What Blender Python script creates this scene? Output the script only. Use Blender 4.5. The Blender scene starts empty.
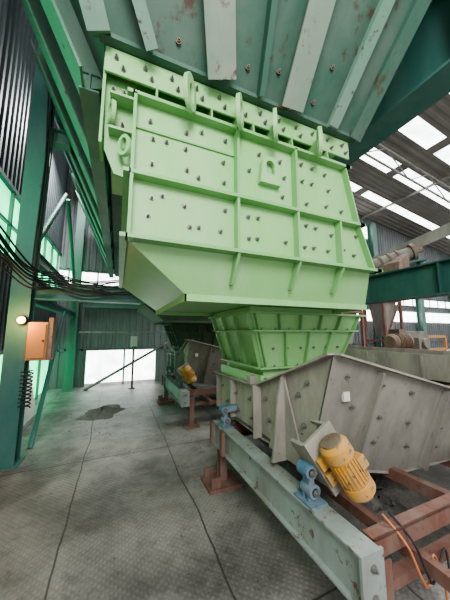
import bpy, math, random, bmesh
from mathutils import Vector as V, Matrix
random.seed(4)
COL = bpy.context.scene.collection

# ---------------------------------------------------------------- materials
def new_mat(name):
    m = bpy.data.materials.new(name); m.use_nodes = True
    nt = m.node_tree; nt.nodes.clear()
    out = nt.nodes.new('ShaderNodeOutputMaterial')
    b = nt.nodes.new('ShaderNodeBsdfPrincipled')
    nt.links.new(b.outputs[0], out.inputs[0])
    return m, nt, b

def paint(name, base, dirt, spot=(.12,.05,.025), dirt_amt=.5, rust_amt=.15, scale=3., rough=.5, metal=0., bump=.15, ss=4.5, streak=.35):
    m, nt, b = new_mat(name); N = nt.nodes.new; L = nt.links.new
    tc = N('ShaderNodeTexCoord')
    n1 = N('ShaderNodeTexNoise'); n1.inputs['Scale'].default_value = scale; n1.inputs['Detail'].default_value = 8; n1.inputs['Roughness'].default_value = .65
    mp = N('ShaderNodeMapping'); mp.inputs['Scale'].default_value = (1,1,.35)
    L(tc.outputs['Object'], mp.inputs[0]); L(mp.outputs[0], n1.inputs['Vector'])
    r1 = N('ShaderNodeValToRGB'); r1.color_ramp.elements[0].position = .40; r1.color_ramp.elements[1].position = .68
    r1.color_ramp.elements[0].color = (0,0,0,1); r1.color_ramp.elements[1].color = (dirt_amt,)*3+(1,)
    L(n1.outputs[0], r1.inputs[0])
    mx = N('ShaderNodeMixRGB'); mx.inputs[1].default_value = (*base,1); mx.inputs[2].default_value = (*dirt,1)
    L(r1.outputs[0], mx.inputs[0])
    n2 = N('ShaderNodeTexNoise'); n2.inputs['Scale'].default_value = scale*ss; n2.inputs['Detail'].default_value = 9; n2.inputs['Roughness'].default_value = .68
    mp2 = N('ShaderNodeMapping'); mp2.inputs['Scale'].default_value = (1,1,streak if ss<4 else 1)
    L(tc.outputs['Object'], mp2.inputs[0]); L(mp2.outputs[0], n2.inputs['Vector'])
    r2 = N('ShaderNodeValToRGB'); p = .74-.45*rust_amt
    r2.color_ramp.elements[0].position = p; r2.color_ramp.elements[1].position = p+.07
    L(n2.outputs[0], r2.inputs[0])
    mx2 = N('ShaderNodeMixRGB'); mx2.inputs[2].default_value = (*spot,1)
    L(r2.outputs[0], mx2.inputs[0]); L(mx.outputs[0], mx2.inputs[1]); L(mx2.outputs[0], b.inputs['Base Color'])
    b.inputs['Roughness'].default_value = rough; b.inputs['Metallic'].default_value = metal
    bp = N('ShaderNodeBump'); bp.inputs['Strength'].default_value = bump; bp.inputs['Distance'].default_value = .01
    L(n2.outputs[0], bp.inputs['Height']); L(bp.outputs[0], b.inputs['Normal'])
    return m

def glow(name, col, s, stripe=0):
    m, nt, b = new_mat(name); N = nt.nodes.new; L = nt.links.new
    b.inputs['Base Color'].default_value = (*col,1); b.inputs['Roughness'].default_value = .6
    tc = N('ShaderNodeTexCoord'); n = N('ShaderNodeTexNoise'); n.inputs['Scale'].default_value = 2.5
    L(tc.outputs['Object'], n.inputs['Vector'])
    r = N('ShaderNodeValToRGB'); r.color_ramp.elements[0].color = tuple(c*.65 for c in col)+(1,); r.color_ramp.elements[1].color = (*col,1)
    r.color_ramp.elements[0].position = .35; r.color_ramp.elements[1].position = .6
    L(n.outputs[0], r.inputs[0]); L(r.outputs[0], b.inputs['Emission Color']); b.inputs['Emission Strength'].default_value = s
    return m

M = {}
M['lime'] = paint('lime_enamel', (.245,.50,.195), (.35,.54,.31), (.12,.21,.10), .75, .17, 2.2, .5)
M['lime_dk'] = paint('lime_enamel_ribs', (.19,.43,.155), (.28,.45,.25), (.09,.12,.05), .6, .18, 3, .5)
M['lime_shade'] = paint('lime_enamel_shaded', (.06,.12,.06), (.09,.11,.08), (.05,.05,.04), .9, .3, 3, .8)  # same lime paint with shade put into the colour, for the second unit
M['bunker'] = paint('bunker_green', (.045,.12,.085), (.11,.16,.13), (.075,.045,.03), .9, .36, 2.4, .65, ss=3.)
M['rib'] = paint('bunker_rib', (.19,.26,.205), (.31,.31,.26), (.11,.065,.05), .9, .38, 2.4, .65, ss=3., streak=.2)
M['teal'] = paint('teal_steel', (.026,.10,.088), (.08,.15,.135), (.07,.035,.02), .7, .2, 3, .5)
M['teal_col'] = paint('teal_column', (.04,.15,.13), (.10,.19,.17), (.07,.035,.02), .7, .22, 3, .5)
M['teal_lt'] = paint('teal_steel_light', (.095,.215,.175), (.17,.26,.225), (.07,.035,.02), .7, .22, 3, .5)
M['green_beam'] = paint('sea_green_beam', (.125,.25,.185), (.20,.28,.235), (.09,.055,.035), .8, .32, 3, .55)
M['cream'] = paint('dusty_cream_paint', (.34,.325,.275), (.19,.18,.16), (.10,.065,.045), .95, .26, 3.5, .75)
M['greyplate'] = paint('grey_plate', (.27,.26,.23), (.155,.15,.135), (.09,.065,.05), .95, .22, 3.5, .8)
M['steelblue'] = paint('greyblue_beam', (.28,.33,.315), (.19,.19,.165), (.13,.075,.05), .95, .36, 3, .7)
M['rust'] = paint('red_oxide_steel', (.16,.068,.05), (.20,.15,.125), (.07,.04,.03), .9, .3, 5, .8)
M['yellow'] = paint('motor_yellow', (.60,.30,.045), (.35,.25,.13), (.10,.06,.035), .95, .38, 8, .6)
M['orange'] = paint('box_orange', (.48,.21,.07), (.35,.22,.12), (.1,.06,.04), .7, .2, 6, .5)
M['blue'] = paint('spring_blue', (.06,.16,.25), (.22,.25,.27), (.06,.05,.05), .9, .3, 8, .65)
M['zinc'] = paint('zinc_bolt', (.24,.24,.22), (.2,.2,.2), (.1,.06,.04), .5, .1, 20, .35, .6)
M['dark'] = paint('dark_rubber', (.02,.02,.022), (.06,.06,.06), (.02,.02,.02), .5, 0, 6, .8)
M['corr'] = paint('corrugated_grey', (.18,.205,.205), (.115,.125,.125), (.07,.05,.04), .8, .15, 1.2, .6)
M['corr_dk'] = paint('corrugated_dark', (.06,.08,.085), (.04,.055,.06), (.03,.02,.02), .8, .1, 1.2, .6)
M['roof'] = paint('roof_sheet', (.20,.185,.165), (.13,.12,.11), (.07,.055,.045), .8, .18, .8, .7)
M['white'] = paint('white_tag', (.6,.6,.56), (.4,.4,.37), (.2,.18,.15), .5, 0, 8, .5)
M['pale'] = paint('pale_sheet', (.52,.58,.52), (.38,.42,.38), (.2,.18,.15), .6, .1, 2, .5)
M['coal'] = paint('fine_ore_dust', (.125,.12,.11), (.18,.175,.16), (.07,.07,.065), .9, .4, 9, .95, 0, .6)
M['machine'] = paint('machine_brown', (.16,.105,.075), (.24,.20,.17), (.07,.035,.02), .8, .35, 7, .7)
M['cable_orange'] = paint('cable_orange', (.5,.17,.07), (.3,.14,.08), (.1,.05,.03), .6, 0, 8, .5)
M['sky'] = glow('skylight_sheet', (.95,.97,1.), 4.)
M['greenwin'] = glow('green_fibreglass', (.12,.80,.38), 2.6)
M['winwhite'] = glow('window_white', (.97,1,.98), 4.)
M['lampglow'] = glow('warm_lamp', (1,.50,.13), 9)

def floor_mat():
    m, nt, b = new_mat('dusty_chequer_plate'); N = nt.nodes.new; L = nt.links.new
    tc = N('ShaderNodeTexCoord')
    n1 = N('ShaderNodeTexNoise'); n1.inputs['Scale'].default_value = 1.3; n1.inputs['Detail'].default_value = 12; n1.inputs['Roughness'].default_value = .74
    L(tc.outputs['Object'], n1.inputs['Vector'])
    r1 = N('ShaderNodeValToRGB'); e = r1.color_ramp.elements
    e[0].position=.35; e[0].color=(.105,.10,.095,1); e[1].position=.64; e[1].color=(.33,.315,.298,1)
    e2 = e.new(.48); e2.color=(.205,.196,.186,1)
    L(n1.outputs[0], r1.inputs[0])
    waves=[]
    for ang in (.785,-.785):
        mp = N('ShaderNodeMapping'); mp.inputs['Rotation'].default_value=(0,0,ang)
        L(tc.outputs['Object'], mp.inputs[0])
        w = N('ShaderNodeTexWave'); w.inputs['Scale'].default_value=9.; w.bands_direction='X'
        L(mp.outputs[0], w.inputs['Vector']); waves.append(w)
    mul = N('ShaderNodeMath'); mul.operation='MULTIPLY'; L(waves[0].outputs['Fac'], mul.inputs[0]); L(waves[1].outputs['Fac'], mul.inputs[1])
    n3 = N('ShaderNodeTexNoise'); n3.inputs['Scale'].default_value=.9; n3.inputs['Detail'].default_value=5; L(tc.outputs['Object'], n3.inputs['Vector'])
    sub = N('ShaderNodeVectorMath'); sub.operation='SUBTRACT'; sub.inputs[1].default_value=(.5,.5,.5); L(n3.outputs['Color'], sub.inputs[0])
    sc = N('ShaderNodeVectorMath'); sc.operation='SCALE'; sc.inputs['Scale'].default_value=.12; L(sub.outputs[0], sc.inputs[0])
    mp = N('ShaderNodeMapping'); mp.inputs['Location'].default_value=(.42+10.5-9.5,-.45+24-3.0,0)
    L(tc.outputs['Object'], mp.inputs[0])
    ad = N('ShaderNodeVectorMath'); ad.operation='ADD'; L(mp.outputs[0], ad.inputs[0]); L(sc.outputs[0], ad.inputs[1])
    br = N('ShaderNodeTexBrick'); br.offset=0; br.squash=1
    br.inputs['Scale'].default_value=1; br.inputs['Brick Width'].default_value=1.05; br.inputs['Row Height'].default_value=2.4
    br.inputs['Mortar Size'].default_value=.009; br.inputs['Mortar Smooth'].default_value=.5
    L(ad.outputs[0], br.inputs['Vector'])
    m1 = N('ShaderNodeMixRGB'); m1.blend_type='MULTIPLY'; m1.inputs[0].default_value=.35
    L(r1.outputs[0], m1.inputs[1])
    rr = N('ShaderNodeValToRGB'); rr.color_ramp.elements[0].color=(.6,.6,.6,1); rr.color_ramp.elements[1].color=(1.2,1.2,1.2,1)
    L(mul.outputs[0], rr.inputs[0]); L(rr.outputs[0], m1.inputs[2])
    n4 = N('ShaderNodeTexNoise'); n4.inputs['Scale'].default_value=4; n4.inputs['Detail'].default_value=10; n4.inputs['Roughness'].default_value=.75; L(tc.outputs['Object'], n4.inputs['Vector'])
    r4 = N('ShaderNodeValToRGB'); r4.color_ramp.elements[0].position=.52; r4.color_ramp.elements[1].position=.70; r4.color_ramp.elements[1].color=(.85,.85,.85,1); L(n4.outputs[0], r4.inputs[0])
    m3 = N('ShaderNodeMixRGB'); m3.inputs[2].default_value=(.075,.07,.064,1); L(r4.outputs[0], m3.inputs[0]); L(m1.outputs[0], m3.inputs[1])
    mf = N('ShaderNodeMath'); mf.operation='MULTIPLY'; mf.inputs[1].default_value=.9; L(br.outputs['Fac'], mf.inputs[0])
    m2 = N('ShaderNodeMixRGB'); m2.inputs[2].default_value=(.04,.037,.034,1)
    L(mf.outputs[0], m2.inputs[0]); L(m3.outputs[0], m2.inputs[1]); L(m2.outputs[0], b.inputs['Base Color'])
    b.inputs['Roughness'].default_value=.5
    bp = N('ShaderNodeBump'); bp.inputs['Strength'].default_value=.4; bp.inputs['Distance'].default_value=.006
    L(mul.outputs[0], bp.inputs['Height']); L(bp.outputs[0], b.inputs['Normal'])
    return m
M['floor'] = floor_mat()

# ---------------------------------------------------------------- mesh builder
class MB:
    def __init__(s): s.v=[]; s.f=[]
    def add(s, vs, fs):
        o=len(s.v); s.v += [V(p) for p in vs]; s.f += [tuple(i+o for i in f) for f in fs]; return s
    def box(s, a, b):
        x0,y0,z0=a; x1,y1,z1=b
        return s.add([(x0,y0,z0),(x1,y0,z0),(x1,y1,z0),(x0,y1,z0),(x0,y0,z1),(x1,y0,z1),(x1,y1,z1),(x0,y1,z1)],
            [(0,3,2,1),(4,5,6,7),(0,1,5,4),(1,2,6,5),(2,3,7,6),(3,0,4,7)])
    def bar(s, p0, p1, w, h, up=(0,0,1), ou=0., os=0.):
        p0=V(p0);p1=V(p1);t=(p1-p0).normalized();u=V(up);u=(u-t*u.dot(t)).normalized();sd=t.cross(u)
        c=[]
        for p in (p0,p1):
            for a,b in ((-1,-1),(1,-1),(1,1),(-1,1)):
                c.append(p+sd*(os+a*w/2)+u*(ou+b*h/2))
        return s.add(c,[(3,2,1,0),(4,5,6,7),(0,1,5,4),(1,2,6,5),(2,3,7,6),(3,0,4,7)])
    def ibeam(s,p0,p1,w,h,tf=.014,tw=.012,up=(0,0,1)):
        s.bar(p0,p1,w,tf,up,h/2-tf/2); s.bar(p0,p1,w,tf,up,-h/2+tf/2); s.bar(p0,p1,tw,h-2*tf,up); return s
    def prism(s, pts, ext):
        n=len(pts); e=V(ext); pts=[V(p) for p in pts]
        return s.add(pts+[p+e for p in pts], [tuple(range(n))[::-1], tuple(range(n,2*n))]+[(i,(i+1)%n,n+(i+1)%n,n+i) for i in range(n)])
    def cyl(s,p0,p1,r,n=20,r1=None):
        p0=V(p0);p1=V(p1);r1=r if r1 is None else r1;t=(p1-p0).normalized()
        u=t.orthogonal().normalized();w=t.cross(u);vs=[]
        for p,R in ((p0,r),(p1,r1)):
            for i in range(n):
                a=2*math.pi*i/n; vs.append(p+(u*math.cos(a)+w*math.sin(a))*R)
        return s.add(vs,[tuple(range(n))[::-1],tuple(range(n,2*n))]+[(i,(i+1)%n,n+(i+1)%n,n+i) for i in range(n)])
    def ring(s,c,axis,R,r,th,n=24,stretch=(0,0,1),k=1.):
        c=V(c);t=V(axis).normalized();st=V(stretch);u=(st-t*st.dot(t)).normalized();w=t.cross(u);vs=[]
        for d in (-th/2,th/2):
            for q in (R,r):
                for i in range(n):
                    a=2*math.pi*i/n; vs.append(c+t*d+u*math.cos(a)*(R*k-(R-q))+w*math.sin(a)*q)
        f=[]
        for i in range(n):
            j=(i+1)%n
            f+=[(i,n+i,n+j,j),(2*n+i,2*n+j,3*n+j,3*n+i),(i,j,2*n+j,2*n+i),(n+i,3*n+i,3*n+j,n+j)]
        return s.add(vs,f)
    def tube(s,pts,r,n=8):
        pts=[V(p) for p in pts];vs=[];m=len(pts)
        for i,p in enumerate(pts):
            t=(pts[min(i+1,m-1)]-pts[max(i-1,0)]).normalized()
            ref=V((0,0,1)) if abs(t.z)<.9 else V((1,0,0))
            u=t.cross(ref).normalized();w=t.cross(u)
            for k in range(n):
                a=2*math.pi*k/n; vs.append(p+(u*math.cos(a)+w*math.sin(a))*r)
        f=[(i*n+k,i*n+(k+1)%n,(i+1)*n+(k+1)%n,(i+1)*n+k) for i in range(m-1) for k in range(n)]
        f+=[tuple(range(n))[::-1],tuple(range((m-1)*n,m*n))]
        return s.add(vs,f)
    def frustum(s,r0,z0,r1,z1,cap=True):
        def q(r,z): return [(r[0],r[2],z),(r[1],r[2],z),(r[1],r[3],z),(r[0],r[3],z)]
        f=[(0,1,5,4),(1,2,6,5),(2,3,7,6),(3,0,4,7)]
        if cap: f+=[(3,2,1,0),(4,5,6,7)]
        return s.add(q(r0,z0)+q(r1,z1),f)
    def fin(s,p0,p1,nrm,d0,d1,th,side):
        p0=V(p0);p1=V(p1);n=V(nrm).normalized();sd=V(side).normalized()*th
        return s.prism([p0-sd/2,p1-sd/2,p1+n*d1-sd/2,p0+n*d0-sd/2],sd)
    def corr(s,o,d,length,u,height,nrm,pitch=.16,dep=.03):
        o=V(o);d=V(d).normalized();u=V(u).normalized()*height;nn=V(nrm)*dep;n=max(1,int(length/pitch));pt=length/n
        prof=[]
        for i in range(n):
            x=i*pt; prof+=[(x,0),(x+pt*.35,0),(x+pt*.5,1),(x+pt*.85,1)]
        prof.append((length,0));vs=[]
        for x,h in prof: vs+=[o+d*x+nn*h,o+d*x+nn*h+u]
        return s.add(vs,[(2*i,2*i+2,2*i+3,2*i+1) for i in range(len(prof)-1)])
    def obj(s,name,mat,parent=None,smooth=False,bevel=0,label=None):
        mn=V([min(p[i] for p in s.v) for i in range(3)]);mx=V([max(p[i] for p in s.v) for i in range(3)]);c=(mn+mx)/2
        me=bpy.data.meshes.new(name);me.from_pydata([p-c for p in s.v],[],s.f);me.update()
        bm=bmesh.new();bm.from_mesh(me);bmesh.ops.recalc_face_normals(bm,faces=bm.faces);bm.to_mesh(me);bm.free()
        me.materials.append(M[mat]);o=bpy.data.objects.new(name,me);COL.objects.link(o)
        if parent is not None:
            o.parent=parent; o.location=c-wloc(parent)
        else: o.location=c
        if smooth:
            for p in me.polygons: p.use_smooth=True
            try: me.set_sharp_from_angle(angle=math.radians(40))
            except Exception: pass
        if bevel:
            b=o.modifiers.new('bevel','BEVEL');b.width=bevel;b.segments=2;b.limit_method='ANGLE'
        if label:o['label']=label
        return o
def wloc(o):
    l=V(o.location)
    while o.parent: o=o.parent; l=l+V(o.location)
    return l
def top(name,loc,label,cat,group=None):
    e=bpy.data.objects.new(name,None);e.empty_display_size=.1;COL.objects.link(e);e.location=loc
    e['label']=label;e['category']=cat
    if group:e['group']=group
    return e
def tag(o,label,cat,group=None,kind=None):
    o['label']=label;o['category']=cat
    if group:o['group']=group
    if kind:o['kind']=kind
    return o
_bm={}
def bolt(parent,p,axis,r=.012,h=.016,mat='zinc'):
    key=(axis,r,h,mat)
    if key not in _bm:
        b=MB();a=V(axis);b.cyl((0,0,0),a*h*.3,r*1.5,12);b.cyl(a*h*.3,a*h,r,6);b.cyl(a*h,a*h*1.6,r*.5,8)
        me=bpy.data.meshes.new('bolt');me.from_pydata(b.v,[],b.f);me.materials.append(M[mat]);_bm[key]=me
    o=bpy.data.objects.new('bolt',_bm[key]);COL.objects.link(o);o.parent=parent;o.location=V(p)-wloc(parent);return o
def copy_tree(src,off,label=None,remat=None):
    n=src.copy();COL.objects.link(n)
    if src.parent is None: n.location=V(src.location)+V(off)
    if label:n['label']=label
    def rec(s,d):
        for c in [c for c in bpy.data.objects if c.parent==s]:
            k=c.copy();COL.objects.link(k);k.parent=d
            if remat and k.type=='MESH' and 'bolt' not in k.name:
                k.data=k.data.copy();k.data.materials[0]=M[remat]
            rec(c,k)
    rec(src,n);return n

# ---------------------------------------------------------------- shell
f=MB().box((-3,-4,-.1),(22,9.5,0)).obj('floor','floor');f['kind']='structure'
LX=-1.75
w=MB();w.corr((LX,.5,3.95),(0,1,0),8.3,(0,0,1),5.6,(1,0,0));w.corr((LX,.5,1.3),(0,1,0),8.3,(0,0,1),1.5,(1,0,0))
w.box((LX-.08,.5,3.93),(LX+.05,8.8,4.0));w.box((LX-.08,.5,2.76),(LX+.05,8.8,2.83));w.box((LX-.08,.5,1.25),(LX+.05,8.8,1.32));w.box((LX-.08,.5,0),(LX+.04,4.6,1.25))
o=w.obj('wall_left','corr_dk');o['kind']='structure'
w=MB();w.box((LX-.04,.5,2.83),(LX-.02,8.8,3.93));o=w.obj('window_1','greenwin');o['kind']='structure'
w=MB();w.box((LX-.04,4.6,.05),(LX-.02,8.7,1.25));o=w.obj('window_2','greenwin');o['kind']='structure'
w=MB()
for i in range(12):
    y=.8+i*.7; w.box((LX-.02,y,2.83),(LX+.03,y+.05,3.93))
w.box((LX-.02,.5,3.36),(LX+.03,8.8,3.40))
for i in range(5):
    y=4.6+i*1.0; w.box((LX-.02,y,.0),(LX+.03,y+.05,1.25))
o=w.obj('trim_1','teal_lt');o['kind']='structure'
BY=8.8
w=MB();w.corr((LX,BY,1.1),(1,0,0),23.7,(0,0,1),2.0,(0,-1,0),.2);w.corr((LX,BY,3.55),(1,0,0),23.7,(0,0,1),6,(0,-1,0),.2)
w.corr((1.25,BY,0),(1,0,0),20.7,(0,0,1),1.1,(0,-1,0),.2);w.corr((LX,BY,0),(1,0,0),.85,(0,0,1),1.1,(0,-1,0),.2)
w.box((LX,BY,3.5),(22,BY+.06,3.58));w.box((LX,BY,3.05),(22,BY+.06,3.12));w.box((LX,BY-.03,1.06),(22,BY+.06,1.12))
o=w.obj('wall_back','corr');o['kind']='structure'
w=MB();w.box((LX,BY+.04,3.1),(22,BY+.05,3.52));o=w.obj('window_3','winwhite');o['kind']='structure'
w=MB();w.box((-.92,BY+.04,.08),(1.26,BY+.05,1.08));o=w.obj('window_4','winwhite');o['kind']='structure'
w=MB();w.box((9.6,BY-.06,6.55),(12.2,BY-.05,7.2));o=w.obj('window_5','winwhite');o['kind']='structure'
w=MB();w.box((10.5,BY-.06,2.2),(21.5,BY-.05,2.75));o=w.obj('window_7','winwhite');o['kind']='structure'
w=MB()
for i in range(30):
    x=-1.5+i*.8; w.box((x,BY-.01,3.1),(x+.04,BY+.03,3.52))
for x in (-.9,.2,1.2): w.box((x,BY-.01,0),(x+.05,BY+.03,1.08))
o=w.obj('trim_2','teal_lt');o['kind']='structure'
RZ=lambda x:9.5-.15*x
RD=V((1,0,-.15)).normalized();Ls=math.sqrt(1+.15**2)
def roofbox(m,x0,x1,y0,y1,dz,th):
    m.prism([(x0,y0,RZ(x0)+dz),(x1,y0,RZ(x1)+dz),(x1,y1,RZ(x1)+dz),(x0,y1,RZ(x0)+dz)],(0,0,th))
strips=[(1.2,1.75),(2.7,3.25),(4.05,4.65),(5.5,6.1),(7.2,7.6)]
ys=[-1.0]+[y for s_ in strips for y in s_]+[8.9]
w=MB()
for i in range(0,len(ys),2):
    a,b=ys[i],ys[i+1]; w.corr((-1.85,a,RZ(-1.85)),(0,1,0),b-a,RD,23.8*Ls,(0,0,1),.22,.04)
o=w.obj('ceiling','roof');o['kind']='structure'
w=MB()
for a,b in strips:
    for x0,x1 in ((3.4,9.8),(10.1,21.8)): roofbox(w,x0,x1,a-.02,b+.02,.03,.01)
o=w.obj('window_6','sky');o['kind']='structure'
w=MB()
for a,b in strips:
    roofbox(w,-1.85,3.45,a-.02,b+.02,.03,.01); roofbox(w,9.75,10.15,a-.02,b+.02,.025,.01)
o=w.obj('trim_3','roof');o['kind']='structure'
for i in range(5):
    x=3.2+i*4.2
    o=MB().bar((x,-1,RZ(x)-.12),(x,8.75,RZ(x)-.12),.04,.10).obj('roof_purlin','greyplate')
    tag(o,'grey steel purlin under the corrugated roof','roof beam','roof purlins')
for y in (2.25,5.2):
    m=MB();x0,x1=2.4,21.5
    m.bar((x0,y,RZ(x0)-.2),(x1,y,RZ(x1)-.2),.06,.08);m.bar((x0,y,RZ(x0)-.9),(x1,y,RZ(x1)-.8),.05,.06)
    n=8
    for k_ in range(n):
        a=x0+(x1-x0)*k_/n;b=x0+(x1-x0)*(k_+.5)/n;c=x0+(x1-x0)*(k_+1)/n
        m.bar((a,y,RZ(a)-.9),(b,y,RZ(b)-.2),.03,.03);m.bar((b,y,RZ(b)-.2),(c,y,RZ(c)-.9),.03,.03)
    tag(m.obj('roof_truss','greyplate'),'slender grey steel lattice truss carrying the roof','roof truss','roof trusses')

# ---------------------------------------------------------------- light green hopper
HG='lime green chute hoppers in a row'
H=top('hopper',(1.0,2.25,1.84),'large lime green steel hopper bolted beneath the dark bunker','hopper',HG)
XL,YF,YB=.02,1.45,3.05
XRT,XRM,XRB=1.70,1.82,1.97
ZT,ZM,ZB,ZS=3.0,2.5,2.12,1.84
m=MB();m.frustum((.40,2.05,1.58,2.92),ZS,(XL,XRB,YF,YB),ZB)
m.frustum((XL,XRB,YF,YB),ZB,(XL,XRM,YF,YB),ZM);m.frustum((XL,XRM,YF,YB),ZM,(XL,XRT,YF,YB),ZT);m.frustum((.05,XRT-.06,1.53,2.97),ZT,(.05,XRT-.06,1.53,2.97),3.27)
m.obj('body','lime',H)
m=MB();m.box((.385,1.565,ZS-.035),(2.065,1.575,ZS+.01));m.box((.385,1.565,ZS-.035),(.395,2.94,ZS+.01));m.box((2.055,1.565,ZS-.035),(2.065,2.94,ZS+.01));m.box((.385,2.93,ZS-.035),(2.065,2.94,ZS+.01));m.obj('bottom_lip','lime',H)
m=MB();m.box((-.15,1.42,3.235),(1.78,3.08,3.262));m.box((-.15,1.42,3.10),(1.78,1.436,3.236));m.obj('top_flange','lime',H,bevel=.003)
for z,d,xr in ((ZT,.06,XRT),(ZM,.065,XRM),(ZB,.075,XRB)):
    m=MB();m.box((XL-.01,YF-d,z-.011),(xr+.05,YF,z+.011));m.box((XL-.04,YF-d,z-.011),(XL,YB,z+.011));m.box((xr,YF-d,z-.011),(xr+.06,YB,z+.011))
    m.obj('horizontal_rib','lime_dk',H)
m=MB();z=2.82;m.box((XL,YF-.012,z-.006),(.69,YF,z+.006));m.obj('weld_strip','lime_dk',H)
def xr_at(z): return XRM+(XRT-XRM)*(z-ZM)/(ZT-ZM) if z>ZM else XRB+(XRM-XRB)*(z-ZB)/(ZM-ZB)
for x,z1_ in ((.69,ZT),(1.18,ZT),(1.60,ZM),(XL+.005,ZT)):
    m=MB();m.box((x-.009,YF-.06,ZB),(x+.009,YF,z1_));m.obj('vertical_rib','lime_dk',H)
    if XL+.1<x:
        m=MB();m.prism([(x-.009,YF,ZB),(x-.009,YF-.075,ZB),(x-.009,YF+.05,1.92),(x-.009,YF+.09,1.92)],(.018,0,0));m.obj('gusset','lime_dk',H)
for za,zb,xa,xb in ((ZB,ZM,XRB,XRM),(ZM,ZT,XRM,XRT)):
    m=MB();m.prism([(xa,YF-.05,za),(xa,YF,za),(xb,YF,zb),(xb,YF-.05,zb)],(.014,0,0));m.obj('vertical_rib','lime_dk',H)
    m=MB();m.prism([(xa,YF+.3,za),(xa+.06,YF+.3,za),(xb+.05,YF+.3,zb),(xb,YF+.3,zb)],(0,.014,0));m.obj('vertical_rib','lime_dk',H)
for x in (.14,.50,.82,1.16,1.52):
    m=MB();m.prism([(x,1.53,3.235),(x,1.43,3.235),(x,1.41,3.01),(x,1.53,3.01)],(.012,0,0));m.obj('gusset','lime_dk',H)
# rounded D-shaped eye plates standing out along the flange
for x in (.33,.67,.95,1.35):
    m=MB();n=32;ax=V((1,-.75,0)).normalized();wv=V((-.75,-1,0)).normalized();c=V((x,1.325,3.055));vs=[]
    for d_ in (-.014,.014):
        for kind in (0,1):
            for i in range(n):
                a=2*math.pi*i/n;ca,sa=math.cos(a),math.sin(a)
                if kind==0: p=c+ax*d_+wv*(.078*sa)+V((0,0,.118*ca))
                else: p=c+ax*d_+wv*(.036*sa)+V((0,0,.062*ca-.008))
                vs.append(p)
    fs=[]
    for i in range(n):
        j=(i+1)%n; fs+=[(i,n+i,n+j,j),(2*n+i,2*n+j,3*n+j,3*n+i),(i,j,2*n+j,2*n+i),(n+i,3*n+i,3*n+j,n+j)]
    m.add(vs,fs);m.box((x+.02,1.37,2.99),(x+.05,1.53,3.12));m.obj('lifting_eye','lime',H,bevel=.003)
# arch shaped padeye at centre
m=MB();cx,cz=.955,2.77;n=16
arc=[(cx+.07*math.cos(math.pi*i/n),cz+.03+.07*math.sin(math.pi*i/n)) for i in range(n+1)]
outer=arc+[(cx-.085,cz-.11),(cx+.085,cz-.11)]
iarc=[(cx+.034*math.cos(math.pi*i/n),cz+.035+.034*math.sin(math.pi*i/n)) for i in range(n+1)]
inner=iarc+[(cx-.034,cz-.035),(cx+.034,cz-.035)]
N_=len(outer)
vs=[(x,1.405,z) for x,z in outer]+[(x,1.405,z) for x,z in inner]+[(x,1.432,z) for x,z in outer]+[(x,1.432,z) for x,z in inner];fs=[]
for i in range(N_):
    j=(i+1)%N_; fs+=[(i,N_+i,N_+j,j),(2*N_+i,2*N_+j,3*N_+j,3*N_+i),(i,j,2*N_+j,2*N_+i),(N_+i,3*N_+i,3*N_+j,N_+j)]
m.add(vs,fs);m.box((cx-.085,1.43,cz-.11),(cx+.085,1.452,cz-.085));m.obj('lifting_lug','lime',H)
m=MB();m.prism([(-.15,1.49,3.235),(.02,1.49,3.235),(.02,1.49,2.5),(-.07,1.49,2.52),(-.13,1.49,2.66)],(0,.018,0))
m.box((-.155,1.44,2.66),(-.14,1.62,3.235));m.box((-.11,1.40,2.95),(.02,1.49,2.965));m.box((-.11,1.42,2.75),(.02,1.49,2.765));m.obj('side_flange','lime_dk',H)
m=MB();m.ring((-.02,1.42,2.66),(.9,1,0),.043,.023,.022,k=1.5);m.obj('lifting_eye','lime',H)
m=MB();m.ring((-.10,1.46,2.88),(1,.3,0),.055,.03,.022,k=1.3);m.obj('lifting_eye','lime',H)
xs=[.13,.20,.36,.45,.60,.80,.88,1.08,1.28,1.36,1.52,1.68,1.80]
for r_,z in enumerate((2.90,2.76,2.61,2.40,2.26)):
    for i,x in enumerate(xs):
        if abs(x-.95)<.12 and 2.6<z<2.9: continue
        if x>xr_at(z)-.05: continue
        if (i+r_*2)%4==1 and random.random()<.8: continue
        bolt(H,(x+random.uniform(-.025,.025),YF,z+random.uniform(-.022,.022)),(0,-1,0),.010,.02)
for i in range(12):
    bolt(H,(-.09+i*.162,1.42,3.20),(0,-1,0),.010,.02); bolt(H,(-.05+i*.162,1.42,3.14),(0,-1,0),.010,.02)
for x,z in ((-.1,3.05),(-.04,3.05),(-.1,2.84),(-.04,2.84)): bolt(H,(x,1.49,z),(0,-1,0),.010,.02)

# ---------------------------------------------------------------- transition chute
C=top('transition_chute',(1.7,2.5,1.13),'small lime green tapered chute between hopper and feeder','chute','lime green transition chutes')
R0=(1.32,2.30,2.16,3.08);R1=(1.08,2.42,1.95,2.90);CT=1.775
def lerp(a,b,t):return a+(b-a)*t
def rat(z):
    t=(z-1.27)/(CT-1.27); return tuple(lerp(R0[i],R1[i],t) for i in range(4))
m=MB();m.frustum(R0,1.27,R1,CT);m.box((R0[0]+.01,R0[2]+.01,1.1),(R0[1]-.01,R0[3]-.01,1.27));m.obj('body','lime',C)
def collar(z,out,th,name='flange'):
    r=rat(z);m=MB();m.frustum((r[0]-out,r[1]+out,r[2]-out,r[3]+out),z-th/2,(r[0]-out,r[1]+out,r[2]-out,r[3]+out),z+th/2);m.obj(name,'lime_dk',C)
collar(CT+.008,.05,.017,'top_flange');collar(1.62,.045,.014,'mid_flange')
m=MB();m.box((1.06,1.93,CT+.017),(2.02,R1[3]-.05,1.835));m.obj('collar','lime_dk',C)
for z in (1.262,1.15):
    m=MB();m.box((R0[0]-.06,R0[2]-.06,z-.008),(R0[1]+.06,R0[3]+.03,z+.008));m.obj('bottom_flange','lime_dk',C)
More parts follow.
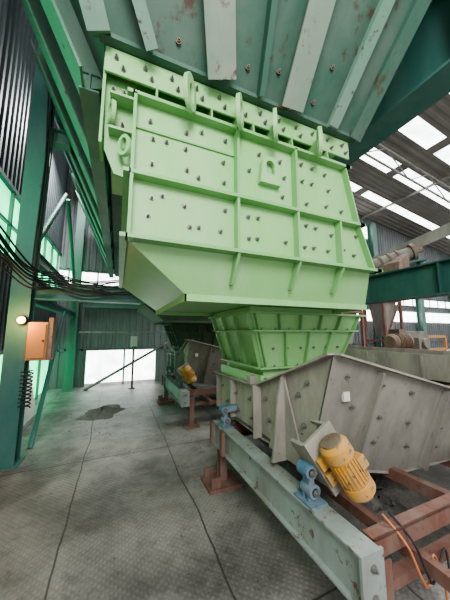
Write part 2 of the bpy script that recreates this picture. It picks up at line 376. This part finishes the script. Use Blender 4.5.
m=MB();m.box((R0[0]-.05,R0[2]-.065,1.10),(R0[1]+.05,R0[2]-.05,1.20));m.box((R0[0]-.065,R0[2]-.065,1.10),(R0[0]-.05,R0[3],1.20));m.obj('bottom_skirt','lime',C)
for za,zb,nn,ns in ((1.27,1.61,5,4),(1.63,CT,6,4)):
    ra,rb=rat(za),rat(zb)
    for i in range(nn):
        t=.02+.96*i/(nn-1)
        m=MB();m.fin((lerp(ra[0],ra[1],t),ra[2],za),(lerp(rb[0],rb[1],t),rb[2],zb),(0,-1,0),.045,.04,.012,(1,0,0));m.obj('gusset','lime_dk',C)
    for i in range(ns):
        t=.02+.96*i/(ns-1)
        m=MB();m.fin((ra[0],lerp(ra[2],ra[3],t),za),(rb[0],lerp(rb[2],rb[3],t),zb),(-1,0,0),.045,.04,.012,(0,1,0));m.obj('gusset','lime_dk',C)
r=rat(1.62)
for i in range(8):
    bolt(C,(R0[0]-.03+i*.14,R0[2]-.035,1.27),(0,0,1),.01,.016)
    bolt(C,(lerp(r[0],r[1],.05+i*.125),r[2]-.025,1.628),(0,0,1),.01,.014)
    bolt(C,(R0[0]-.02+i*.14,R0[2]-.065,1.17),(0,-1,0),.01,.014)
for i in range(6):
    bolt(C,(lerp(rat(1.45)[0],rat(1.45)[1],.14+i*.15),rat(1.45)[2],1.45),(0,-1,0),.01,.018)
for i in range(7): bolt(C,(R0[0]-.035,R0[2]+.03+i*.14,1.27),(0,0,1),.01,.016)

# ---------------------------------------------------------------- vibrating feeder
FD=top('vibrating_feeder',(1.9,2.2,.6),'dusty cream grey vibrating feeder pan with bolted ribs','feeder','vibrating feeders in a row')
FX=1.25
side=[(3.2,.66),(3.2,1.09),(2.14,1.11),(1.62,1.30),(1.2,1.47),(1.46,.70),(2.1,.64)]
m=MB();m.prism([(FX,y,z) for y,z in side],(.014,0,0));m.obj('side_plate','cream',FD)
m=MB();m.bar((FX-.02,3.2,1.09),(FX-.02,2.14,1.11),.07,.014);m.bar((FX-.02,2.14,1.11),(FX-.02,1.2,1.47),.07,.014);m.obj('side_rim','cream',FD)
T=[V((FX,1.2,1.47)),V((2.5,1.27,1.16)),V((3.15,1.30,1.0))];B=[V((FX,1.46,.70)),V((2.2,1.5,.46)),V((3.15,1.5,.42))]
m=MB()
for i in range(2): m.prism([B[i],B[i+1],T[i+1],T[i]],(0,.014,0))
m.obj('front_plate','greyplate',FD)
m=MB()
for i in range(2): m.bar(T[i]+V((0,-.02,0)),T[i+1]+V((0,-.02,0)),.07,.014)
m.obj('front_rim','cream',FD)
m=MB();m.prism([(FX,1.46,.68),(2.2,1.5,.44),(3.15,1.5,.40),(3.15,3.2,.40),(2.2,3.2,.44),(FX,3.2,.64)],(0,0,.03));m.obj('pan_floor','greyplate',FD)
m=MB();m.prism([(FX,3.2,.66),(3.15,3.2,.42),(3.15,3.2,1.0),(2.5,3.2,1.1),(FX,3.2,1.09)],(0,.014,0));m.obj('rear_plate','greyplate',FD)
def frontpt(x,t):
    def seg(P):
        for i in range(2):
            if x<=P[i+1].x or i==1:
                k_=(x-P[i].x)/(P[i+1].x-P[i].x);return P[i].lerp(P[i+1],k_)
    return seg(B).lerp(seg(T),t)
for x in (1.66,2.5):
    m=MB();m.fin(frontpt(x-.05,.03),frontpt(x+.03,.97),(0,-1,-.3),.07,.045,.02,(1,0,0));m.obj('rib','greyplate',FD)
for y,z0_,z1_,d in ((3.1,.68,1.07,.05),(2.65,.68,1.08,.06),(2.1,.66,1.12,.08)):
    m=MB();m.fin((FX,y,z0_),(FX,y,z1_),(-1,0,0),d,d,.02,(0,1,0));m.obj('rib','cream',FD)
m=MB();m.prism([(FX-.14,1.70,.64),(FX,1.70,.64),(FX,1.70,1.26),(FX-.03,1.70,1.29),(FX-.08,1.70,1.1)],(0,.022,0))
m.prism([(FX-.008,1.70,1.24),(FX-.008,1.48,.66),(FX-.008,1.94,.64)],(-.016,0,0));m.obj('mounting_cheek','cream',FD)
for y,z in ((3.0,.95),(2.85,.8),(2.6,.95),(2.55,.78),(2.3,.95),(2.25,.78),(2.0,1.02),(1.95,.85),(1.85,.72),(1.55,1.15),(1.45,1.25),(1.5,.95)):
    bolt(FD,(FX,y,z),(-1,0,0),.014,.02)
for x,t in [(1.4,.85),(1.5,.6),(1.75,.85),(1.8,.55),(1.8,.3),(2.1,.85),(2.15,.55),(2.2,.3),(2.55,.85),(2.6,.5),(2.6,.25),(2.95,.8)]:
    bolt(FD,frontpt(x,t),(0,-1,0),.014,.02)
p=frontpt(1.42,.68);m=MB();m.box((p.x-.03,p.y-.02,p.z-.03),(p.x+.025,p.y,p.z+.03));m.obj('nameplate','white',FD,label='small blank white plate')
m=MB();m.box((FX-.06,2.18,1.11),(FX+.02,2.26,1.19));m.obj('lifting_lug','cream',FD)
def make_motor(P0,P1,parent,R=.076):
    P0=V(P0);P1=V(P1);t=(P1-P0).normalized();L=(P1-P0).length
    mo=bpy.data.objects.new('vibrator_motor',None);COL.objects.link(mo);mo.parent=parent;mo.location=P0-wloc(parent)
    mo['label']='dusty yellow orange vibration motor'
    q=lambda s:P0+t*s*L
    m=MB();m.cyl(q(.25),q(.78),R,32);m.obj('casing','yellow',mo,True)
    m=MB()
    u=t.orthogonal().normalized();w=t.cross(u)
    for i in range(24):
        a=i*2*math.pi/24; d=u*math.cos(a)+w*math.sin(a); m.bar(q(.3)+d*(R+.002),q(.72)+d*(R+.002),.006,.014,d)
    m.obj('cooling_fin','yellow',mo)
    m=MB();m.cyl(q(.06),q(.27),R*1.14,32);m.cyl(q(0),q(.06),R*.85,32,R*1.14);m.obj('end_cap','yellow',mo,True,.003)
    m=MB();m.cyl(q(.75),q(.94),R*1.14,32);m.cyl(q(.94),q(1.0),R*1.14,32,R*.85);m.obj('end_cap','yellow',mo,True,.003)
    for s,sg in ((0,-1),(1.0,1)):
        m=MB();m.cyl(q(s),q(s)+t*sg*.01,R*.8,24);m.obj('end_cover','machine',mo)
    nrm=V((0,-1,0));sd=t.cross(nrm).normalized()
    m=MB();m.bar(q(.4)+sd*-(R*.9)+nrm*.03,q(.62)+sd*-(R*.9)+nrm*.03,.07,.06,sd);m.obj('terminal_box','yellow',mo,bevel=.006)
    m=MB()
    for s in (.36,.66):m.bar(q(s)-t*.035+V((0,.08,0)),q(s)+t*.035+V((0,.08,0)),.22,.03,(0,1,0))
    m.obj('foot','yellow',mo,bevel=.004)
    m=MB();m.bar(q(-.05)+V((0,.11,0)),q(1.0)+V((0,.11,0)),.23,.025,(0,1,0));m.bar(q(.05)+V((0,.2,0)),q(.9)+V((0,.2,0)),.025,.16,(0,1,0),0,.1);m.bar(q(.05)+V((0,.2,0)),q(.9)+V((0,.2,0)),.025,.16,(0,1,0),0,-.1)
    m.obj('motor_bracket','cream',mo)
    return mo
make_motor((1.15,1.16,.985),(1.31,1.11,.715),FD)

# ---------------------------------------------------------------- feeder frame
FR=top('feeder_frame',(1.12,2.0,0),'dusty grey and rust red steel support frame with feet','frame','feeder support frames')
m=MB();m.box((1.055,.93,.589),(1.185,2.85,.60));m.box((1.055,.93,.36),(1.185,2.85,.373));m.box((1.085,.93,.373),(1.10,2.85,.589));m.box((1.05,.918,.35),(1.195,.932,.603))
m.obj('main_beam','steelblue',FR)
for y in (2.78,2.48):
    m=MB();m.box((1.02,y,.37),(1.052,y+.07,.60));m.obj('clamp_plate','rust',FR)
for z in (.54,.42): bolt(FR,(1.12,.918,z),(0,-1,0),.012,.016)
m=MB();m.box((2.9,.93,.585),(3.06,2.85,.60));m.box((2.9,.93,.36),(3.06,2.85,.375));m.box((2.97,.93,.375),(2.99,2.85,.585));m.obj('main_beam','rust',FR)
m=MB();m.box((1.20,.965,.59),(2.9,1.035,.60));m.box((1.20,.965,.51),(2.9,.975,.60));m.obj('cross_beam','rust',FR)
m=MB();m.bar((1.27,1.0,.36),(2.9,1.0,.36),.06,.05);m.obj('cross_beam','rust',FR)
m=MB();m.ibeam((1.21,2.78,.5),(2.9,2.78,.5),.1,.16);m.obj('cross_beam','rust',FR)
for x,y in ((1.25,1.0),(1.12,2.72),(2.98,1.1),(2.98,2.72)):
    m=MB();z=.36 if x<1.2 or x>2.9 else .50
    m.box((x-.04,y-.05,0.012),(x+.04,y-.04,z));m.box((x-.04,y+.04,0.012),(x+.04,y+.05,z));m.box((x-.006,y-.04,0.012),(x+.006,y+.04,z));m.box((x-.13,y-.13,0),(x+.13,y+.13,.014));m.obj('leg','rust',FR)
m=MB();m.box((.92,2.55,.0),(1.28,2.86,.035));m.box((.95,2.58,.035),(1.05,2.6,.13));m.box((.95,2.8,.035),(1.05,2.82,.13));m.obj('base_plate','rust',FR)
m=MB();m.bar((1.55,.8,.40),(1.55,2.8,.44),.05,.07);m.obj('stringer','rust',FR)
m=MB();m.bar((2.1,1.0,.5),(2.1,2.8,.42),.06,.08,(0,0,1));m.obj('stringer','rust',FR)

def spring(y):
    e=top('spring_mount',(1.12,y,.6),'worn blue cast rubber spring mount bolted on frame beam','spring mount','blue rubber spring mounts')
    m=MB();m.box((1.06,y-.08,.600),(1.18,y+.08,.614));m.box((1.085,y-.028,.614),(1.155,y-.014,.655));m.box((1.085,y+.014,.614),(1.155,y+.028,.655));m.obj('bracket','blue',e)
    m=MB();m.cyl((1.12,y-.045,.665),(1.12,y+.045,.665),.04,24);m.cyl((1.10,y-.045,.775),(1.10,y+.045,.775),.04,24);m.bar((1.12,y,.665),(1.10,y,.775),.055,.04,(1,0,0));m.obj('rocker_arm','blue',e,True)
    m=MB();m.cyl((1.12,y-.051,.665),(1.12,y-.045,.665),.023,16);m.obj('rubber_bush','dark',e)
    m=MB();m.cyl((1.10,y-.051,.775),(1.10,y-.045,.775),.023,16);m.obj('rubber_bush','dark',e)
    m=MB();m.box((1.11,y-.04,.755),(1.245,y+.04,.815));m.obj('top_bracket','blue',e,bevel=.004)
    bolt(e,(1.12,y-.051,.665),(0,-1,0),.013,.015);bolt(e,(1.10,y-.051,.775),(0,-1,0),.013,.015)
    return e
S1=spring(1.32);S2=spring(2.62)

# ---------------------------------------------------------------- bunker
BK=top('bunker',(1.0,4.8,3.27),'dark green storage bunker with rusty stiffened sloping plates','bunker')
z0=3.268;z1=5.2;dz=z1-z0;k=.8;kl=.45;kr=.12
bx0,bx1=-.16,1.80
m=MB();yb=8.0
A=[(bx0,1.40,z0),(bx1,1.40,z0),(bx1,yb,z0),(bx0,yb,z0)]
Bt=[(bx0-kl*dz,1.40-k*dz,z1),(bx1+kr*dz,1.40-k*dz,z1),(bx1+kr*dz,yb,z1),(bx0-kl*dz,yb,z1)]
m.add(A+Bt,[(0,1,5,4),(1,2,6,5),(2,3,7,6),(3,0,4,7),(3,2,1,0)]);m.obj('shell','bunker',BK)
m=MB();m.box((bx0-.02,1.37,z0-.001),(bx1+.03,1.42,z0+.03));m.obj('bottom_angle','bunker',BK)
nf=V((0,-1,-k)).normalized()
for x,w_,mt in ((.10,.07,'green_beam'),(.54,.19,'rib'),(.84,.04,'bunker'),(1.10,.18,'rib'),(1.50,.09,'green_beam')):
    fan=(x-1.2)*(.6 if x<1.3 else .3)
    p0=V((x,1.40,z0+.03));p1=V((x+fan*dz,1.40-k*dz,z1))
    m=MB();m.bar(p0+nf*.05,p1+nf*.05,.014,.10,nf);m.bar(p0+nf*.105,p1+nf*.105,w_,.014,nf);m.obj('stiffener',mt,BK)
m=MB();p0=V(A[0]);p1=V(Bt[0]);m.bar(p0+V((-.02,-.02,0)),p1+V((-.02,-.02,0)),.12,.12,(1,0,0));m.obj('corner_angle','green_beam',BK)
m=MB();p0=V(A[1]);p1=V(Bt[1]);m.bar(p0+V((.0,-.02,0)),p1+V((.0,-.02,0)),.12,.05,(0,-1,-.8));m.obj('corner_angle','bunker',BK)
nl=V((-1,0,-kl)).normalized()
for i in range(7):
    y=1.72+i*.88; p0=V((bx0,y,z0));p1=V((bx0-kl*dz,y,z1))
    m=MB();m.bar(p0+nl*.07,p1+nl*.07,.012,.14,nl);m.bar(p0+nl*.145,p1+nl*.145,.32,.016,nl);m.obj('stiffener','green_beam',BK)
m=MB();m.ibeam((bx0-.10,1.7,z0-.0),(bx0-.10,7.9,z0-.0),.12,.14);m.obj('edge_beam','teal_lt',BK)
for x,s in ((.25,.10),(.33,.30),(1.30,.10),(1.36,.28),(.95,.16),(.72,.12)): bolt(BK,(x,1.40-k*s,z0+s),(0,-1,0),.012,.014,'machine')

def beam(name,p0,p1,w,h,mat,lab,cat='beam',g=None,up=(0,0,1)):
    return tag(MB().ibeam(p0,p1,w,h,.014,.012,up).obj(name,mat),lab,cat,g)
m=MB();m.ibeam((2.75,-1,4.45),(2.75,8.55,4.45),.35,.95,.03,.02)
for i in range(8): m.box((2.60,-.2+i*1.1,4.0),(2.90,-.18+i*1.1,4.9))
tag(m.obj('girder','teal_col'),'deep teal steel girder beside the bunker','girder')
m=MB();m.ibeam((4.05,.4,2.34),(4.05,8.3,2.34),.25,.46,.02,.015)
for i in range(7): m.box((3.94,.8+i*1.1,2.13),(4.16,.82+i*1.1,2.55))
tag(m.obj('girder','teal'),'dark teal steel girder carrying a grey drive roller','girder')
def column(x,y,z,mat,w=.28,lab='dark teal steel H column standing on the floor',g='teal steel columns'):
    e=top('steel_column',(x,y,0),lab,'column',g)
    m=MB();m.ibeam((x,y,0.02),(x,y,z),w,w,.018,.014,up=(0,1,0));m.obj('shaft',mat,e)
    m=MB();m.box((x-w*.7,y-w*.7,0),(x+w*.7,y+w*.7,.02));m.obj('base_plate',mat,e)
    return e
column(-1.18,4.07,8.5,'teal_col',.22);column(-1.2,8.4,8.5,'teal_lt',.22)
column(4.05,8.45,2.5,'teal',.22);column(4.05,.55,2.1,'teal',.2);column(2.75,8.42,3.97,'teal_lt',.24)
for x in (6.5,9.0,12.0,15.5,19.0): column(x,8.55,RZ(x)-.4,'teal_lt',.3,'pale teal steel column against the corrugated wall','wall columns')
beam('cross_beam',(-1.06,4.12,2.13),(.3,4.12,2.13),.14,.16,'teal_col','dark teal cross beam carrying black cables')
beam('cross_beam',(-1.07,4.07,4.45),(-.80,4.07,4.45),.16,.22,'teal_lt','pale teal short beam between column and bunker')
beam('cross_beam',(-1.2,4.25,2.72),(-1.2,8.25,2.72),.12,.16,'teal_lt','pale teal longitudinal beam between columns')
beam('cross_beam',(-1.2,4.25,2.1),(-1.2,8.25,2.1),.12,.14,'teal_col','dark teal longitudinal beam between columns')
beam('cross_beam',(-1.0,8.62,2.45),(6,8.62,2.45),.1,.16,'teal_lt','pale teal beam along the corrugated wall')
beam('cross_beam',(-1.0,6.3,2.5),(.3,6.3,2.5),.1,.12,'teal_lt','pale teal cross beam over the walkway')
def pipe(name,p0,p1,r,mat,lab,cat,g=None): return tag(MB().cyl(p0,p1,r,14).obj(name,mat,smooth=True),lab,cat,g)
pipe('brace',(-.8,8.25,.0),(1.5,8.25,1.3),.04,'greyplate','grey pipe brace leaning from floor to wall','brace','pipe braces')
pipe('brace',(-1.2,4.3,2.8),(-1.2,6.1,4.6),.045,'teal_lt','pale teal diagonal pipe brace between columns','brace','pipe braces')
pipe('brace',(-1.2,8.2,2.8),(-1.2,6.3,4.6),.045,'teal_lt','pale teal diagonal pipe brace between columns','brace','pipe braces')
pipe('brace',(-1.05,6.1,2.03),(-1.05,4.5,.0),.035,'teal_col','dark teal diagonal brace down to the floor','brace','pipe braces')
pipe('handrail',(-1.0,8.0,1.62),(3.0,8.0,1.62),.025,'greyplate','horizontal grey rail in front of the far wall','rail')
LS=top('leaning_sheet',(-1.5,6.6,0),'pale dusty steel sheet leaning against the wall','sheet')
m=MB();m.prism([(-1.42,5.0,.01),(-1.42,6.3,.01),(-1.62,6.3,1.0),(-1.62,5.2,1.15)],(-.015,0,0));m.obj('panel','pale',LS)
for i in range(11):
    dzc=-.10+.021*i;dx=random.uniform(-.05,.05);sg=random.uniform(-.05,.04);pts=[]
    key=[V((-1.05+dx,1.4,2.70+dzc*2.5)),V((-1.03+dx,2.7,2.42+dzc*1.5+sg)),V((-.98+dx,3.5,2.27+dzc*1.2+sg)),V((-.8,3.97+dx*.3,2.29+dzc)),V((-.45,3.99+dx*.3,2.24+dzc+sg)),V((.0,3.99+dx*.3,2.24+dzc-sg)),V((.35,4.0,2.29+dzc))]
    for j in range(len(key)-1):
        for s in range(6):
            t=s/6;P=[key[max(j-1,0)],key[j],key[j+1],key[min(j+2,len(key)-1)]]
            pts.append(.5*((2*P[1])+(P[2]-P[0])*t+(2*P[0]-5*P[1]+4*P[2]-P[3])*t*t+(3*P[1]-P[0]-3*P[2]+P[3])*t**3))
    pts.append(key[-1])
    tag(MB().tube(pts,.009).obj('cable','dark',smooth=True),'black electrical cable draped over the cross beam','cable','cable bundle')
for i in range(3):
    tag(MB().tube([(-1.0-.05*i,3.8,8),(-1.02-.04*i,3.85,5.5),(-.98-.03*i,3.88,4.0),(-1.01-.03*i,3.88,2.4)],.01).obj('cable','dark',smooth=True),'black cable hanging down the column','cable','hanging cables')
E=top('control_box',(-.9,4.0,1.22),'orange tan electrical control box mounted on the column','control box')
m=MB();m.box((-1.06,3.92,1.25),(-.84,4.12,1.74));m.obj('housing','orange',E,bevel=.01)
m=MB();m.box((-1.04,3.905,1.28),(-.86,3.92,1.71));m.obj('door','orange',E,bevel=.004)
m=MB();m.box((-.84,3.93,1.25),(-.79,4.1,1.80));m.obj('side_plate','machine',E)
m=MB();m.cyl((-.88,3.905,1.5),(-.88,3.885,1.5),.012,12);m.obj('handle','dark',E)
LP=top('bulkhead_lamp',(-1.1,3.86,1.75),'small glowing warm lamp fixed on the column','lamp')
m=MB();m.cyl((-1.12,3.96,1.76),(-1.12,3.87,1.76),.05,20);m.obj('lamp_base','dark',LP,True)
m=MB();m.cyl((-1.12,3.87,1.76),(-1.12,3.82,1.76),.045,20,.025);m.obj('lamp_glass','lampglow',LP,True)
pl=bpy.data.lights.new('lamp_light','POINT');pl.energy=13;pl.color=(1,.5,.15);pl.shadow_soft_size=.05
po=bpy.data.objects.new('lamp_light',pl);COL.objects.link(po);po.location=(-1.12,3.74,1.76)
pts=[]
for i in range(140):
    a=i*.45;pts.append((-1.0+.06*math.cos(a),3.86+.05*math.sin(a),.70+i*.0032))
tag(MB().tube(pts,.008,6).obj('cable_coil','dark',smooth=True),'black coiled flexible cable hanging at the column','cable coil')
P=top('switch_post',(.45,8.0,0),'thin grey post with a small white switch box','switch post')
m=MB();m.cyl((.45,8,0),(.45,8,1.25),.03,14);m.cyl((.45,8,0),(.45,8,.02),.1,14);m.obj('post','machine',P,True)
m=MB();m.box((.36,7.9,1.2),(.54,8.0,1.5));m.obj('switch_box','white',P,bevel=.01)

def heap(name,cx,cy,rx,ry,h,lab,mat='coal'):
    vs=[];fs=[];n=48;rings=14
    for i in range(rings+1):
        for j in range(n):
            a=2*math.pi*j/n;q=i/rings;w_=1+.22*math.sin(2*a+cx*3)+.12*math.cos(5*a)+.07*math.sin(9*a)
            vs.append((cx+rx*q*w_*math.cos(a),cy+ry*q*w_*math.sin(a),max(.0,h*(1-q)**1.3*(1+.35*random.uniform(-1,1)))-.002*(i==rings)+.001))
    for i in range(rings):
        for j in range(n): fs.append((i*n+j,i*n+(j+1)%n,(i+1)*n+(j+1)%n,(i+1)*n+j))
    tag(MB().add(vs,fs).obj(name,mat,smooth=True),lab,'ore pile',kind='stuff')
heap('ore_mound',-.2,5.9,.42,.45,.09,'low dark mound of spilled ore dust on floor')
heap('ore_spill',2.3,1.9,.7,.8,.12,'dark ore dust spilled beneath the feeder')
m=MB()
for i in range(380):
    if i%3==0: x=random.gauss(-.2,.5);y=random.gauss(5.7,.8)
    elif i%3==1: x=random.gauss(.85,.15);y=random.uniform(.9,4.8)
    else: x=random.uniform(-1.3,3.0);y=random.uniform(.9,6.5)
    if abs(x-1.1)<.22 and 2.5<y<2.9: continue
    s=random.uniform(.002,.007);a=random.uniform(0,3.1)
    m.bar((x-s*math.cos(a),y-s*math.sin(a),s*.5),(x+s*math.cos(a),y+s*math.sin(a),s*.5),s*1.4,s)
tag(m.obj('ore_crumbs','coal'),'scattered small ore crumbs on the chequer plate floor','debris',kind='stuff')

# ---------------------------------------------------------------- right side equipment
G=top('conveyor_drive',(4.05,2.7,2.57),'dusty grey geared roller drive lying on the girder','conveyor drive')
a=V((3.86,2.95,2.70));b=V((4.34,2.45,2.90));d=(b-a).normalized()
m=MB();m.cyl(a,b,.10,28);m.obj('drum','greyplate',G,True)
m=MB()
for s in (.18,.36,.54,.72): q=a.lerp(b,s);m.cyl(q,q+d*.03,.115,28)
m.obj('drum_band','machine',G,True)
for p,sg in ((a,-1),(b,1)):
    m=MB();m.cyl(p,p+d*.05*sg,.14,28);m.cyl(p+d*.05*sg,p+d*.16*sg,.05,14);m.obj('end_flange','machine',G,True)
m=MB();m.prism([(3.92,2.4,2.57),(4.18,2.4,2.57),(4.22,2.4,2.82),(4.15,2.4,2.86),(3.95,2.4,2.7)],(0,.35,0));m.obj('gearbox','machine',G,bevel=.01)
m=MB();m.bar((3.75,3.05,2.585),(4.5,2.35,2.76),.3,.03);m.obj('saddle','teal',G)
m=MB();m.bar((4.45,2.4,2.5),(4.45,2.4,2.78),.06,.06,(0,1,0));m.obj('strut','teal',G)
m=MB();m.bar((4.6,1.9,3.2),(4.1,3.5,2.75),.03,.18,(0,0,1));m.obj('side_guard','greyplate',G)
CV=top('belt_conveyor',(4.4,3,0),'cream skirted belt conveyor running past the feeders','conveyor')
m=MB()
for x in (3.75,4.75): m.prism([(x,1.0,1.0),(x,8,1.0),(x,8,1.32),(x,1.6,1.32),(x,1.0,1.22)],(.02,0,0))
m.obj('skirt_board','cream',CV)
m=MB();m.box((3.80,1.0,.96),(4.72,8,1.0));m.obj('belt','dark',CV)
m=MB()
for x in (3.72,4.76):m.bar((x,.9,.9),(x,8,.9),.06,.12)
m.obj('stringer','rust',CV)
for y in (1.2,3,4.8,6.6):
    m=MB();m.bar((3.72,y,0),(3.72,y,.85),.06,.06,(0,1,0));m.bar((4.76,y,0),(4.76,y,.85),.06,.06,(0,1,0));m.bar((3.72,y,.4),(4.76,y,.4),.05,.05);m.obj('trestle','rust',CV)
for i in range(8):
    m=MB();m.box((3.735,1.3+i*.8,1.0),(3.75,1.33+i*.8,1.3));m.obj('skirt_rib','cream',CV)
def drive(x,y,z,mat,lab):
    D=top('drive_unit',(x,y,0),lab,'drive motor')
    m=MB()
    for dx in (-.45,.45):
        for dy in (-.4,.4): m.bar((x+dx,y+dy,0),(x+dx,y+dy,z),.07,.07,(0,1,0))
    m.box((x-.52,y-.45,z-.05),(x+.53,y+.45,z));m.obj('stand','rust',D)
    zc=z+.22
    m=MB();m.cyl((x-.4,y,zc),(x+.05,y,zc),.16,24)
    for i in range(8):m.cyl((x-.35+i*.045,y,zc),(x-.335+i*.045,y,zc),.18,24)
    m.cyl((x-.46,y,zc),(x-.4,y,zc),.12,24,.16);m.box((x-.3,y-.1,zc+.14),(x-.1,y+.1,zc+.25));m.box((x-.35,y-.15,z),(x,y+.15,z+.1));m.obj('motor',mat,D,True)
    m=MB();m.prism([(x+.12,y-.2,z),(x+.48,y-.2,z),(x+.48,y-.2,z+.3),(x+.4,y-.2,z+.43),(x+.2,y-.2,z+.43),(x+.12,y-.2,z+.3)],(0,.4,0));m.cyl((x+.3,y-.25,z+.2),(x+.3,y-.2,z+.2),.1,20);m.obj('gearbox','greyplate',D,bevel=.01)
    m=MB();m.cyl((x+.05,y,zc),(x+.13,y,zc),.06,16);m.obj('coupling','yellow',D,True)
drive(5.35,3.3,1.2,'machine','dusty brown electric motor with gearbox on a steel stand')
RT=top('receiving_trough',(5.6,2.2,0),'beige sloping steel trough on rusty legs','trough')
m=MB()
for y in (1.75,2.5): m.prism([(5.0,y,.95),(6.0,y,1.15),(6.0,y,1.55),(5.0,y,1.25)],(0,.02,0))
m.prism([(5.0,1.77,.95),(6.0,1.77,1.15),(6.0,2.5,1.15),(5.0,2.5,.95)],(0,0,.02));m.obj('pan','cream',RT)
for x in (5.1,5.9):
    for y in (1.8,2.45):
        m=MB();m.bar((x,y,0),(x,y,.96 if x<5.5 else 1.12),.06,.06,(0,1,0));m.obj('leg','rust',RT)
for i,(x,y,h) in enumerate(((7.6,6.8,2.4),(9.8,6.8,2.9))):
    e=top('machine_frame',(x,y,0),'rusty steel equipment frame with grey housing','machine','equipment frames')
    m=MB()
    for dx in (-.5,.5):
        for dy in (-.4,.4): m.bar((x+dx,y+dy,0),(x+dx,y+dy,h),.09,.09,(0,1,0))
    for z in (h*.45,h-.05):
        for dy in (-.4,.4): m.bar((x-.5,y+dy,z),(x+.5,y+dy,z),.08,.08)
        for dx in (-.5,.5): m.bar((x+dx,y-.4,z),(x+dx,y+.4,z),.08,.08)
    m.bar((x-.5,y-.4,h*.45),(x+.5,y-.4,h),.05,.05,(0,1,0));m.obj('frame','rust',e)
    m=MB();m.frustum((x-.2,x+.2,y-.2,y+.2),h*.5,(x-.42,x+.42,y-.35,y+.35),h+.25);m.obj('housing','greyplate',e,bevel=.01)
Rl=top('guard_rail',(3.3,4.5,0),'orange tubular guard rail beside the conveyor','guard rail')
m=MB()
for z in (1.0,1.4): m.cyl((3.4,4.3,z),(3.4,7.6,z),.022,12)
for y in (4.3,5.4,6.5,7.6): m.cyl((3.4,y,0),(3.4,y,1.4),.022,12)
m.obj('rail','orange',Rl,True)
R2=top('guard_rail',(7.2,4.3,0),'rusty orange steel railing around the machinery','guard rail')
m=MB()
for z in (1.15,1.5): m.bar((6.6,4.2,z),(8.6,4.2,z),.05,.07)
for x in (6.6,7.6,8.6): m.bar((x,4.2,0),(x,4.2,1.5),.06,.06,(0,1,0))
m.bar((6.6,4.2,1.5),(7.6,4.2,.5),.04,.05);m.obj('rail','orange',R2)
for i,(mt,o_) in enumerate((('cable_orange',0),('dark',.05))):
    pts=[(1.35+o_,1.03,.64),(1.38+o_,.93,.55),(1.42+o_,.9,.42),(1.5+o_,.92,.34),(1.62+o_*2,.95,.42),(1.66+o_,.93,.25),(1.6+o_,.9,.06),(1.8+o_,.88,.012)]
    sp=[]
    for j in range(len(pts)-1):
        for s in range(6):
            t=s/6;Pk=[V(pts[max(j-1,0)]),V(pts[j]),V(pts[j+1]),V(pts[min(j+2,len(pts)-1)])]
            sp.append(.5*((2*Pk[1])+(Pk[2]-Pk[0])*t+(2*Pk[0]-5*Pk[1]+4*Pk[2]-Pk[3])*t*t+(3*Pk[1]-Pk[0]-3*Pk[2]+Pk[3])*t**3))
    tag(MB().tube(sp,.006).obj('cable',mt,smooth=True),'loose motor cable hanging on rusty frame','cable','motor cables')

# ---------------------------------------------------------------- second unit further along the row
OFF=(0,3.45,0)
copy_tree(H,(.42,3.45,0),'lime green hopper coloured as in shade, next one along the row','lime_shade')  # shadow on the far hopper comes from this darkened lime
copy_tree(C,OFF,'lime green chute coloured as in shade, next one along the row','lime_shade')  # chute gets the same painted-in shade
copy_tree(FD,OFF,'cream grey vibrating feeder, next one along the row')
copy_tree(FR,OFF,'rusty steel support frame, next one along the row')
copy_tree(S1,OFF);copy_tree(S2,OFF)

# ---------------------------------------------------------------- light + camera
wd=bpy.data.worlds.new('World');bpy.context.scene.world=wd;wd.use_nodes=True
bg=wd.node_tree.nodes['Background'];bg.inputs[0].default_value=(1.,.985,.97,1);bg.inputs[1].default_value=.9
def area(name,loc,tgt,size,en,col=(1,1,1)):
    l=bpy.data.lights.new(name,'AREA');l.size=size;l.energy=en;l.color=col;o=bpy.data.objects.new(name,l);COL.objects.link(o)
    o.location=loc;o.rotation_euler=(V(tgt)-V(loc)).to_track_quat('-Z','Y').to_euler()
area('fill_light',(-.6,-2.6,4.4),(1.0,2,2.2),1.8,190,(1,.98,.95))  # added soft fill from behind the camera, no actual fixture
area('fill_light',(6.5,1.5,6.5),(3,4,0),3,300,(1,.98,.95))  # added fill over the right bay, stands for no fixture
area('fill_light',(-1.0,6.3,6.2),(-.5,5.5,0),1.0,220,(1,.98,.97))  # added fill to brighten the left bay, stands for no fixture
cd=bpy.data.cameras.new('camera');cam=bpy.data.objects.new('camera',cd);COL.objects.link(cam)
cd.sensor_fit='VERTICAL';cd.sensor_height=36;cd.lens=15;cd.clip_start=.02
cam.location=(0,0,1.6);cam.rotation_euler=(math.radians(97.5),0,math.radians(-23.0))
bpy.context.scene.camera=cam
bpy.context.scene.view_settings.view_transform='AgX'
bpy.context.scene.view_settings.look='AgX - Medium High Contrast'
bpy.context.scene.view_settings.exposure=.42
